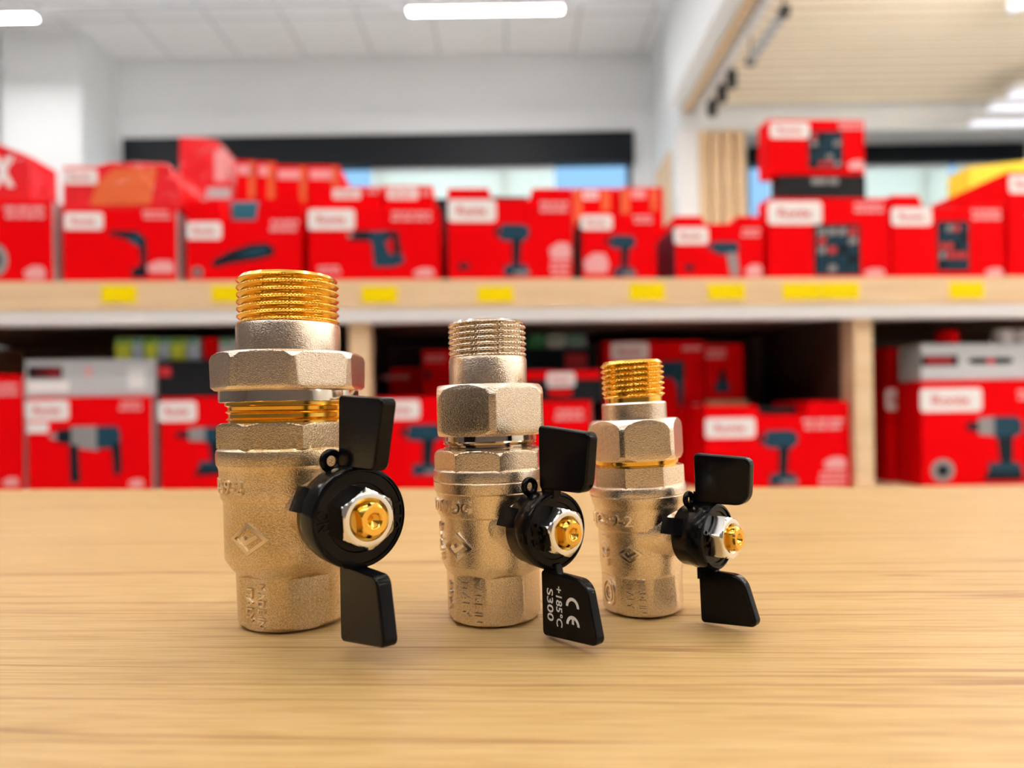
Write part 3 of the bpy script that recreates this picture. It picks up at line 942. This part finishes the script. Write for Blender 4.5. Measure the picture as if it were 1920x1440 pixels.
carton(tn, 'red carton with a dark hinged toolkit picture, beside the slanted red carton', C_, 1672, 1882, 380, V0, .28, ZT,
       [('case', 1738, 1832, 372, 388, 'blackcard'), ('label', 1672, 1747, 389, 423), ('text', 2, 1820, 1880, 390, 414), ('kit', 1758, 1817, 414, 508), ('badge', 1848, 1882, 502, 518)],
       outline=[(1882, 376), (1838, 376), (1834, 390), (1732, 390), (1722, 366), (1672, 366)])
carton(tn, 'tall red carton at the shelf end, cut by the frame edge', C_, 1890, 2010, 322, V0, .28, ZT, [('label', 1892, 1960, 328, 362), ('text', 2, 1925, 1990, 400, 420)])
# --- on top of them
zt2 = su(223, 391, V0)[1] + EPS
wr = carton('wrapped_carton', 'glossy film-wrapped red carton lying on the grinder carton', C_, 118, 338, 308, V0 + .01, .2, zt2,
            [('label', 120, 182, 318, 345)], outline=[(338, 345), (312, 306), (205, 304), (180, 311), (118, 312)], body='redgloss')


def wf_(px, py):
    u, z = su(px, py, V0 + .01)
    q = wr.location
    c = sp(0, V0 + .01, 0)
    return u - (Vector(q) - S0).dot(SU), z - q.z


MB().prism([wf_(x, y) for x, y in ((182, 345), (216, 316), (296, 316), (282, 385), (170, 385))], -0.004, -0.0005, lambda a, b, c: (a, c, b), 0, 0.001).build('film_wrap', 'orange', wr)['label'] = 'orange film window'
pk = carton('display_packet', 'red display packet with white lettering, leaning at the shelf corner', 'packet', -60, 57, 262, V0 + .03, .1, su(10, 375, V0)[1] + EPS, [], outline=[(57, 345), (56, 293), (-2, 270), (-60, 262)], body='redgloss', group=None)
vs, fs = fit_text('x', 0.052, 0.072, 0.0006, 0, 0.03)
u_, z_ = su(6, 322, V0 + .03)
MB().add([(x + u_ - (Vector(pk.location) - S0).dot(SU), -0.001 - z, y + z_ - pk.location.z) for x, y, z in vs], fs).build('brand_lettering', 'white', pk)
zt9 = su(1555, 371, V0)[1] + EPS
carton('tool_case', 'flat black case between two red tool set cartons', 'case', 1462, 1624, 329, V0 + .005, .045, zt9, [('plate', 'toolgrey', 1522, 1550, 334, 345), ('plate', 'toolgrey', 1554, 1572, 334, 345)], body='blackcard', group=None)
zt9 = su(1543, 329, V0 + .005)[1] + EPS
carton(tn, 'topmost red carton of the tool set stack, above the flat black case', C_, 1441, 1622, 224, V0, .055, zt9, [('label', 1444, 1518, 229, 259), ('text', 2, 1572, 1620, 226, 244), ('kit', 1516, 1580, 246, 316), ('badge', 1590, 1622, 300, 318)])
zt4 = su(700, 390, V0)[1] + EPS
carton(tn, 'flat red carton on the rotary hammer carton, nearer the valve thread', C_, 590, 712, 350, V0 + .04, .2, zt4, [('label', 624, 676, 354, 373), ('text', 1, 685, 710, 354, 366)])
carton(tn, 'flat red carton on the rotary hammer carton, nearer the black case handle', C_, 716, 812, 348, V0 + .05, .2, zt4, [('label', 726, 784, 352, 374), ('text', 1, 789, 808, 354, 370)])
# --- top row, behind
carton('red_tool_bag', 'tall tapering glossy red pack standing behind the polisher carton', 'pack', 336, 440, 258, VB, .14, ZT, [('plate', 'greycard', 388, 432, 352, 372), ('plate', 'pink', 402, 424, 282, 340)],
       outline=[(440, 372), (408, 264), (382, 258), (336, 256)], body='redgloss', group=None)
for x0, x1, yt, nm in ((442, 480, 301, 'narrow red carton beside the tall tapering pack'), (482, 516, 303, 'narrow red carton with orange stripe, second from the tapering pack'), (518, 576, 310, 'red carton in the back row behind the polisher carton end'), (578, 636, 310, 'red back-row carton nearest the pale blue window light')):
    carton(tn, nm, C_, x0, x1, yt, VB, .15, ZT, [('plate', 'pink', x0 + 3, x1 - 8, yt + 8, yt + 26), ('plate', 'orange', x1 - 14, x1 - 3, yt + 3, yt + 70)], group='back row cartons')
carton(tn, 'orange-sided red carton showing behind the slim drill carton, beside the tall carton', C_, 1076, 1160, 353, VB, .15, ZT, [('plate', 'orange', 1077, 1091, 355, 420), ('label', 1093, 1122, 357, 374), ('plate', 'orange', 1128, 1144, 357, 395)], group='back row cartons')
carton(tn, 'orange-sided red carton showing behind the slim drill carton, beside the wood slats', C_, 1164, 1244, 351, VB, .15, ZT, [('plate', 'orange', 1165, 1180, 354, 400), ('plate', 'pink', 1184, 1210, 355, 372), ('plate', 'orange', 1220, 1232, 355, 395)], group='back row cartons')
carton(tn, 'red carton with sloping top behind the hinged toolkit carton', C_, 1780, 1888, 330, VB, .15, ZT, [('label', 1850, 1884, 338, 360), ('text', 2, 1830, 1884, 392, 412)], outline=[(1888, 322), (1790, 376), (1780, 380)], group='back row cartons')
carton('yellow_box', 'yellow box rising behind the red cartons at the shelf end', 'box', 1818, 1990, 306, VB + .16, .1, ZT, [], outline=[(1990, 298), (1920, 302), (1818, 312)], body='yellowbox', group=None)
carton('storage_box', 'dark box added to darken the gap behind the tall carton with black handle', 'box', 790, 905, 372, VB, .15, ZT, [], body='blackcard', group=None)  # added box hides the bright wall so the gap stays dark
# --- lower row
carton(tn, 'red carton in the lower bay, mostly outside the frame', C_, -90, 40, 703, V0 + .06, .25, ZL, [('text', 2, -20, 36, 716, 745), ('badge', 5, 36, 895, 912)], side=(1, 'greycard'), group='lower shelf cartons')
carton(tn, 'red carton with a long hammer drill picture, under the grey flat case', C_, 48, 281, 744, V0 + .05, .25, ZL, [('label', 48, 129, 750, 789), ('plate', 'white', 50, 90, 792, 812), ('hammer', 94, 226, 796, 906), ('text', 2, 222, 268, 748, 772), ('badge', 240, 270, 898, 914)], side=(1, 'greycard'), group='lower shelf cartons')
zz = su(165, 744, V0 + .05)[1] + EPS
carton('flat_case', 'pale grey flat case with red badge lying on the hammer drill carton', 'case', 45, 289, 674, V0 + .06, .2, zz, [('plate', 'blackcard', 52, 116, 687, 710), ('plate', 'redprint', 57, 111, 690, 708), ('plate', 'white', 50, 129, 714, 736), ('plate', 'pink', 160, 172, 688, 706), ('plate', 'whitelam', 240, 272, 690, 730)], body='greycard', group=None)
carton(tn, 'red carton in the lower bay partly hidden by the largest valve', C_, 298, 520, 744, V0 + .05, .25, ZL, [('label', 296, 368, 752, 791), ('bigdrill', 330, 440, 800, 892)], group='lower shelf cartons')
zz = su(409, 744, V0 + .05)[1] + EPS
carton('flat_case', 'black flat case lying behind the largest valve, beside the grey case', 'case', 294, 500, 674, V0 + .06, .2, zz, [('plate', 'redprint', 296, 320, 688, 706)], body='blackcard', group=None)
d1 = carton('storage_box', 'dark box at the back behind the grey and black flat cases', 'box', 196, 470, 664, VB, .2, ZL, [], body='blackcard', group=None)
zz = su(333, 674, V0 + .06)[1] + EPS
packs = [(214, 243, 'lime', 'lime pack'), (246, 265, 'paleblue', 'pale blue pack'), (268, 292, 'lime', 'lime pack'), (295, 314, 'paleblue', 'pale blue pack'), (317, 345, 'lime', 'lime pack'), (348, 372, 'paleblue', 'pale blue pack'), (380, 406, 'red', 'red pack'), (410, 438, 'greycard', 'grey pack')]
ords = {'lime pack': ['first', 'second', 'third'], 'pale blue pack': ['first', 'second', 'third']}
cnt = {}
for x0, x1, m_, nm in packs:
    k = cnt.get(nm, 0)
    cnt[nm] = k + 1
    q = (ords[nm][k] + ' small ' if nm in ords else 'small ') + nm + (' on the flat cases, counting towards the largest valve' if nm in ords else ' on the black flat case by the largest valve neck')
    p_ = carton('small_pack', q, 'pack', x0, x1, 634, V0 + .085, .05, zz, [('plate', 'green', x0 + 1, x1 - 1, 636, 644)] if m_ != 'red' else [], body=m_, group='small packs on the flat cases')
carton(tn, 'red carton standing between the largest and middle valves', C_, 700, 905, 744, V0 + .05, .2, ZL, [('label', 700, 787, 750, 787), ('drill', 752, 832, 795, 892)], group='lower shelf cartons')
carton(tn, 'shaded red carton in the back of the lower bay, left of the middle valve thread', C_, 730, 786, 690, VB, .15, ZL, [('text', 1, 715, 775, 700, 715)], group='lower shelf cartons')
carton(tn, 'red carton with a blue spot behind the middle valve', C_, 790, 905, 656, VB - .05, .18, ZL, [('text', 2, 795, 838, 664, 680), ('oval', 796, 808, 692, 712)], group='lower shelf cartons')
carton(tn, 'low red carton with a pale edge right beside the middle valve', C_, 925, 1106, 753, V0 + .06, .2, ZL, [('text', 2, 1040, 1098, 765, 790)], side=(1, 'greycard'), group='lower shelf cartons')
zz = su(1015, 753, V0 + .06)[1] + EPS
carton('flat_case', 'black and red flat case between the middle and smallest valves', 'case', 975, 1128, 692, V0 + .09, .18, zz, [('plate', 'red', 978, 1126, 694, 712), ('label', 1026, 1078, 698, 726), ('plate', 'red', 1030, 1072, 730, 742)], body='blackcard', group=None)
carton('storage_box', 'dark teal box at the back between the middle and smallest valves', 'box', 975, 1120, 652, VB, .2, ZL, [('plate', 'redprint', 1060, 1100, 662, 690)], body='tealdark', group=None)
zz = su(1050, 652, VB)[1] + EPS
for x0, x1, m_, q in ((990, 1020, 'green', 'green pack on the dark teal box, beside the middle valve thread'), (1026, 1058, 'white', 'white pack on the dark teal box, middle of three'), (1064, 1098, 'paleblue', 'pale blue pack on the dark teal box, nearest the smallest valve')):
    carton('small_pack', q, 'pack', x0, x1, 628, VB + .02, .05, zz, [('plate', 'green', x0 + 2, x1 - 2, 632, 640)], body=m_, group='small packs on the teal box')
carton(tn, 'tall red carton directly behind the smallest valve', C_, 1132, 1318, 640, V0 + .24, .15, ZL, [('label', 1146, 1216, 642, 676), ('text', 1, 1278, 1316, 646, 660), ('handle', 1240, 1284, 676, 762), ('badge', 1290, 1318, 756, 786), ('text', 2, 1285, 1318, 790, 812)], group='lower shelf cartons')
bx = carton('wooden_crate', 'low wooden crate showing as a pale rim behind the notched carton', 'crate', 1322, 1402, 750, V0 + .24, .2, ZL, [], body='pine', group=None)
carton(tn, 'red carton with a teal drill chuck picture on the wooden crate', C_, 1322, 1391, 645, V0 + .24, .16, su(1362, 750, V0 + .24)[1] + EPS, [('text', 2, 1322, 1366, 652, 674), ('chuck', 1338, 1370, 690, 736)], group='lower shelf cartons')
carton(tn, 'red carton with handle notch and cordless drill, below the empty dark bay', C_, 1322, 1592, 775, V0 + .03, .2, ZL,
       [('case', 1434, 1512, 762, 779, 'blackcard'), ('label', 1323, 1416, 783, 822), ('text', 2, 1503, 1590, 782, 808), ('drill', 1424, 1496, 806, 912), ('badge', 1545, 1588, 856, 880), ('text', 3, 1535, 1590, 882, 914)],
       outline=[(1592, 752), (1518, 752), (1510, 778), (1426, 778), (1418, 760), (1322, 760)], group='lower shelf cartons')
carton(tn, 'shaded dark red carton set back beside the wooden post', C_, 1660, 1716, 720, V0 + .16, .2, ZL, [('label', 1661, 1706, 728, 770), ('oval', 1682, 1704, 860, 885)], group='lower shelf cartons')
zz = su(1688, 720, V0 + .16)[1] + EPS
carton(tn, 'dim red carton stacked on the shaded one beside the wooden post', C_, 1660, 1716, 652, V0 + .18, .18, zz, [], group='lower shelf cartons')
carton(tn, 'red carton with a grey and teal drill, right of the wooden post', C_, 1725, 1995, 712, V0 + .05, .1, ZL, [('label', 1726, 1841, 727, 773), ('bigdrill', 1814, 1916, 780, 902), ('wheel', 1746, 1790, 860, 905), ('text', 2, 1908, 1960, 728, 752)], group='lower shelf cartons')
zz = su(1860, 712, V0 + .05)[1] + EPS
carton('flat_case', 'pale flat case with a black bar, on the carton right of the post', 'case', 1725, 1995, 644, V0 + .055, .09, zz, [('plate', 'blackcard', 1728, 1796, 666, 687), ('plate', 'redprint', 1737, 1787, 669, 684), ('bar', 1816, 1900, 670, 683)], body='greycard', group=None)
zz = su(1860, 644, V0 + .06)[1] + EPS


def ball_pack(px0, px1, y0, label, m_, grp):
    u0, zt = su(px0, y0, V0 + .10)
    u1, _ = su(px1, y0, V0 + .10)
    r = (u1 - u0) / 2
    hh = zt - zz
    rt = thing('lidded_jar', label, 'jar', sp((u0 + u1) / 2, V0 + .10, zz), (0, 0, PSI), grp)
    n = 32
    for nm, mm, rows in (('jar', m_, [(0, r * .9), (hh * .1, r), (hh * .68, r), (hh * .74, r * .9)]), ('lid', m_, [(hh * .74, r * .95), (hh * .92, r * .95), (hh, r * .8)])):
        MB().rings([[(k * math.cos(i * 2 * math.pi / n), k * math.sin(i * 2 * math.pi / n), z) for i in range(n)] for z, k in rows]).build(nm, mm, rt, 40)


ball_pack(1757, 1793, 621, 'small red jar on the pale flat case', 'red', 'jars on the pale flat case')
ball_pack(1862, 1894, 619, 'white jar on the pale flat case, nearer the red jar', 'white', 'jars on the pale flat case')
ball_pack(1897, 1929, 619, 'white jar on the pale flat case, at the frame edge', 'white', 'jars on the pale flat case')

# ------------------------------------------------------------------ room
ZC = 3.28
WY = 6.0
XL, XR, YB = -5.2, 5.4, -3.6
struct(MB().box(XL, XR, YB, WY, FLOOR - 0.1, FLOOR).build('floor', 'floor'))
struct(MB().box(XL, XR, YB, WY + 0.2, ZC, ZC + 0.1).build('ceiling', 'ceiling'))


def wall(name, rects, m_='wall'):
    mb = MB()
    for r in rects:
        mb.box(*r)
    return struct(mb.build(name, m_))


# windows in the back wall: (x0, x1, sill, head)
w1 = (-3.44, 1.13, 1.6, 2.55)
w2 = (2.15, 4.62, 1.6, 2.39)
wall('wall_back', [(XL, w1[0], WY, WY + .2, FLOOR, ZC), (w1[1], w2[0], WY, WY + .2, FLOOR, ZC), (w2[1], XR, WY, WY + .2, FLOOR, ZC),
                   (w1[0], w1[1], WY, WY + .2, w1[3], ZC), (w1[0], w1[1], WY, WY + .2, FLOOR, w1[2]),
                   (w2[0], w2[1], WY, WY + .2, w2[3], ZC), (w2[0], w2[1], WY, WY + .2, FLOOR, w2[2])])
wall('wall_left', [(XL - .1, XL, YB, WY, FLOOR, ZC)], 'walldark')
wall('wall_right', [(XR, XR + .1, YB, WY, FLOOR, ZC)])
wall('wall_front', [(XL, XR, YB - .1, YB, FLOOR, ZC)], 'walldark')
wall('wall_pillar', [(-4.17, -3.51, 5.5, WY, FLOOR, ZC)])
FX = 1.32
wall('wall_bulkhead', [(FX - .12, FX, YB, 5.0, 2.32, ZC)])
wall('wall_stub', [(FX - .02, FX + 0.04, 5.13, WY, FLOOR, ZC), (FX - .02, FX + .04, 5.0, 5.13, 2.17, ZC)])
struct(MB().box(FX - .04, FX - .021, 5.3, 5.8, FLOOR, 2.12).build('trim_3', 'pine'))
for i, (w, hd) in enumerate(((w1, 0.28), (w2, 0.16))):
    x0, x1, s, t_ = w
    fr = MB()
    th = 0.05
    nb = 4 if i == 0 else 3
    fr.box(x0 + .002, x1 - .002, WY + .08, WY + .13, s, s + th)
    fr.box(x0 + .002, x1 - .002, WY + .08, WY + .13, t_ - th, t_)
    for k in range(nb + 1):
        xx = x0 + (x1 - x0 - th) * k / nb
        fr.box(xx, xx + th, WY + .08, WY + .13, s + th, t_ - th)
    wn_ = struct(fr.build('window_%d' % (i + 1), 'frame'))
    MB().box(x0 + .01, x1 - .01, WY + .10, WY + .106, s + .01, t_ - .01).build('pane', 'glass', wn_)
    hb = tag(MB().box(x0 + .005, x1 - .005, WY - .06, WY + .06, t_ - hd, t_ - .001).build('shutter_box', 'shutter'),
             ('long black shutter box along the top of the wide window' if i == 0 else 'black shutter box over the window beside the wood slats'), 'shutter box')
    # venetian blinds below the shutter box; the uncovered spans show the sky
    for bx0, bx1, lab in (((-3.40, -1.54, 'pale venetian blind of the wide window, on the white pillar side'), (-1.24, 0.42, 'pale venetian blind of the wide window, above the tall carton with a black handle')) if i == 0 else
                          ((2.36, 3.98, 'pale venetian blind in the window above the hinged toolkit carton'), (4.04, 4.58, 'pale venetian blind in the window behind the yellow box'))):
        rt = thing('venetian_blind', lab, 'blind', ((bx0 + bx1) / 2, WY + .02, t_ - hd), (0, 0, 0), 'venetian blinds')
        hw = (bx1 - bx0) / 2
        MB().box(-hw, hw, -.012, .012, -.03, -.001).build('head_rail', 'lampbody', rt)
        sl = MB()
        nsl = int((t_ - hd - s - .08) / .022)
        for q in range(nsl):
            z = -.045 - q * .022
            sl.add([(-hw, -.007, z + .008), (hw, -.007, z + .008), (hw, .007, z - .008), (-hw, .007, z - .008)], [(0, 1, 2, 3)])
        sl.build('slats', 'blind', rt)
        MB().box(-hw, hw, -.01, .01, -.045 - nsl * .022 - .02, -.045 - nsl * .022).build('bottom_rail', 'lampbody', rt)

# slatted wood ceiling, right
sl = MB()
y = YB
while y < 5.0:
    sl.box(FX + .001, XR, y, y + .066, 2.32, 2.330)
    y += .1
struct(sl.build('ceiling_slats', 'slat'))
struct(MB().box(FX + .05, XR, YB, 5.02, 2.40, 2.46).build('ceiling_backing', 'backing'))
struct(MB().box(FX, FX + .03, YB, 5.02, 2.28, 2.32).build('trim_1', 'pine'))
struct(MB().box(1.37, XR, 5.021, 5.10, 2.165, 2.46).build('trim_2', 'wall'))
# upright slat screen below the end of the wood ceiling
scr = thing('slat_screen', 'upright wood slat screen with white post under the wood ceiling end', 'screen', (1.5, 5.06, FLOOR))
MB().box(1.27 - 1.5, 1.43 - 1.5, -.06, .02, 0, 2.16 - FLOOR - .001).build('post', 'whitelam', scr)['label'] = 'white post'
MB().box(1.44 - 1.5, 1.80 - 1.5, .03, .05, 0, 2.16 - FLOOR - .001).build('backing_panel', 'slat', scr)
for k in range(4):
    x = 1.445 + k * .092 - 1.5
    MB().box(x, x + .066, -.03, .03, 0, 2.16 - FLOOR - .001).build('slat', 'pine', scr)


# ------------------------------------------------------------------ lamps
def lamp(label, x0, x1, y, z, grp, w=.07, yaw=0.0, glow='glow'):
    L = x1 - x0
    rt = thing('linear_lamp', label, 'lamp', ((x0 + x1) / 2, y, z), (0, 0, yaw), grp)
    hs = MB().box(-L / 2, L / 2, -w / 2, w / 2, 0, .05)
    for s_ in (-1, 1):
        hs.box(-L / 2, L / 2, s_ * w / 2 - .002, s_ * w / 2 + .002, -.008, .0)
    hs.build('housing', 'lampbody', rt)
    MB().box(-L / 2 + .01, L / 2 - .01, -w / 2 + .004, w / 2 - .004, -.012, -.0005).build('diffuser', glow, rt)
    return rt


rl = MB().box(XL + .001, 1.18, 4.67, 4.73, 2.95, 2.975)
for x in (-4.6, -3.0, -1.4, 0.1, 1.0):
    rl.box(x - .004, x + .004, 4.696, 4.704, 2.975, ZC - .001)
rail = tag(rl.build('lamp_rail', 'lampbody'), 'pale lamp rail running across the white tiled ceiling', 'rail')
lamp('bright linear lamp on the white ceiling above the middle valve', -0.687, 0.402, 4.7, 2.90, 'white ceiling lamps')
lamp('linear lamp on the white ceiling near the white pillar', -4.41, -3.32, 4.7, 2.90, 'white ceiling lamps')
for j, yy in enumerate((2.9, 1.3, -0.3, -1.9)):
    for k, xx in enumerate((-4.87, -3.2, -1.6, -0.1)):
        lamp('linear lamp of the white ceiling over the shop floor', xx, xx + 1.2, yy, 3.20, 'lamps of the rows over the shop floor')
for px, py, z, q in ((1820, 230, 2.06, 'lowest hanging linear lamp under the wood ceiling'), (1855, 201, 2.10, 'middle hanging linear lamp under the wood ceiling'), (1893, 175, 2.14, 'highest small hanging linear lamp under the wood ceiling')):
    Y = (z - CAMH) / ((CY - py + (px - CX) * -math.sin(ROLL)) / F)
    p_ = at(px, py, Y)
    lamp(q, p_.x, p_.x + 1.2, Y, z, 'hanging lamps under the wood ceiling', .09, 0.0, 'dimglow')
p_ = at(1905, 10, 3.6)
lamp('slanting linear lamp under the wood ceiling at the picture corner', p_.x - .09, p_.x + .5, 3.45, p_.z, 'hanging lamps under the wood ceiling', .045, -math.radians(40), 'dimglow')
for yy in (2.95, 1.6, 0.2, -1.8):
    for xx in (1.9, 3.8):
        r_ = lamp('unseen linear lamp with added uplight below the wood ceiling', xx, xx + 1.2, yy, 1.98, 'lamps of the rows below the wood ceiling')
        MB().box(-.59, .59, -.03, .03, .0505, .054).build('added_uplight_panel', 'upglow', r_)  # unseen panel added to light the slats from below

# track with heads beside the bulkhead
tr_ = thing('track_light', 'white lamp track with black spot heads under the wood ceiling', 'track light', (1.42, 4.0, 2.319))
MB().box(-.02, .02, -1.2, .98, -.06, 0).build('track', 'whitelam', tr_)
for yy in (4.36, 4.56, 4.78):
    n = 24
    MB().rings([[(.05 + r * math.cos(i * 2 * math.pi / n), yy - 4.0 + r * math.sin(i * 2 * math.pi / n), z) for i in range(n)] for z, r in ((-.16, .03), (-.155, .036), (-.06, .036), (-.05, .02), (-.03, .012))]).build('spot_head', 'blackmetal', tr_, 40)
bar = thing('bar_fixture', 'grey bar fixture with black ends hung beside the white track', 'lamp', (1.475, 3.78, 2.14))
MB().box(-.02, .02, -.22, .22, 0, .04).build('bar', 'steel', bar)
for s in (-1, 1):
    MB().box(-.024, .024, s * .245 - .025, s * .245 + .025, -.004, .044).build('end_cap', 'blackmetal', bar)
    MB().box(-.004, .004, s * .245 - .004, s * .245 + .004, .044, 2.319 - 2.14).build('hanger', 'blackmetal', bar)
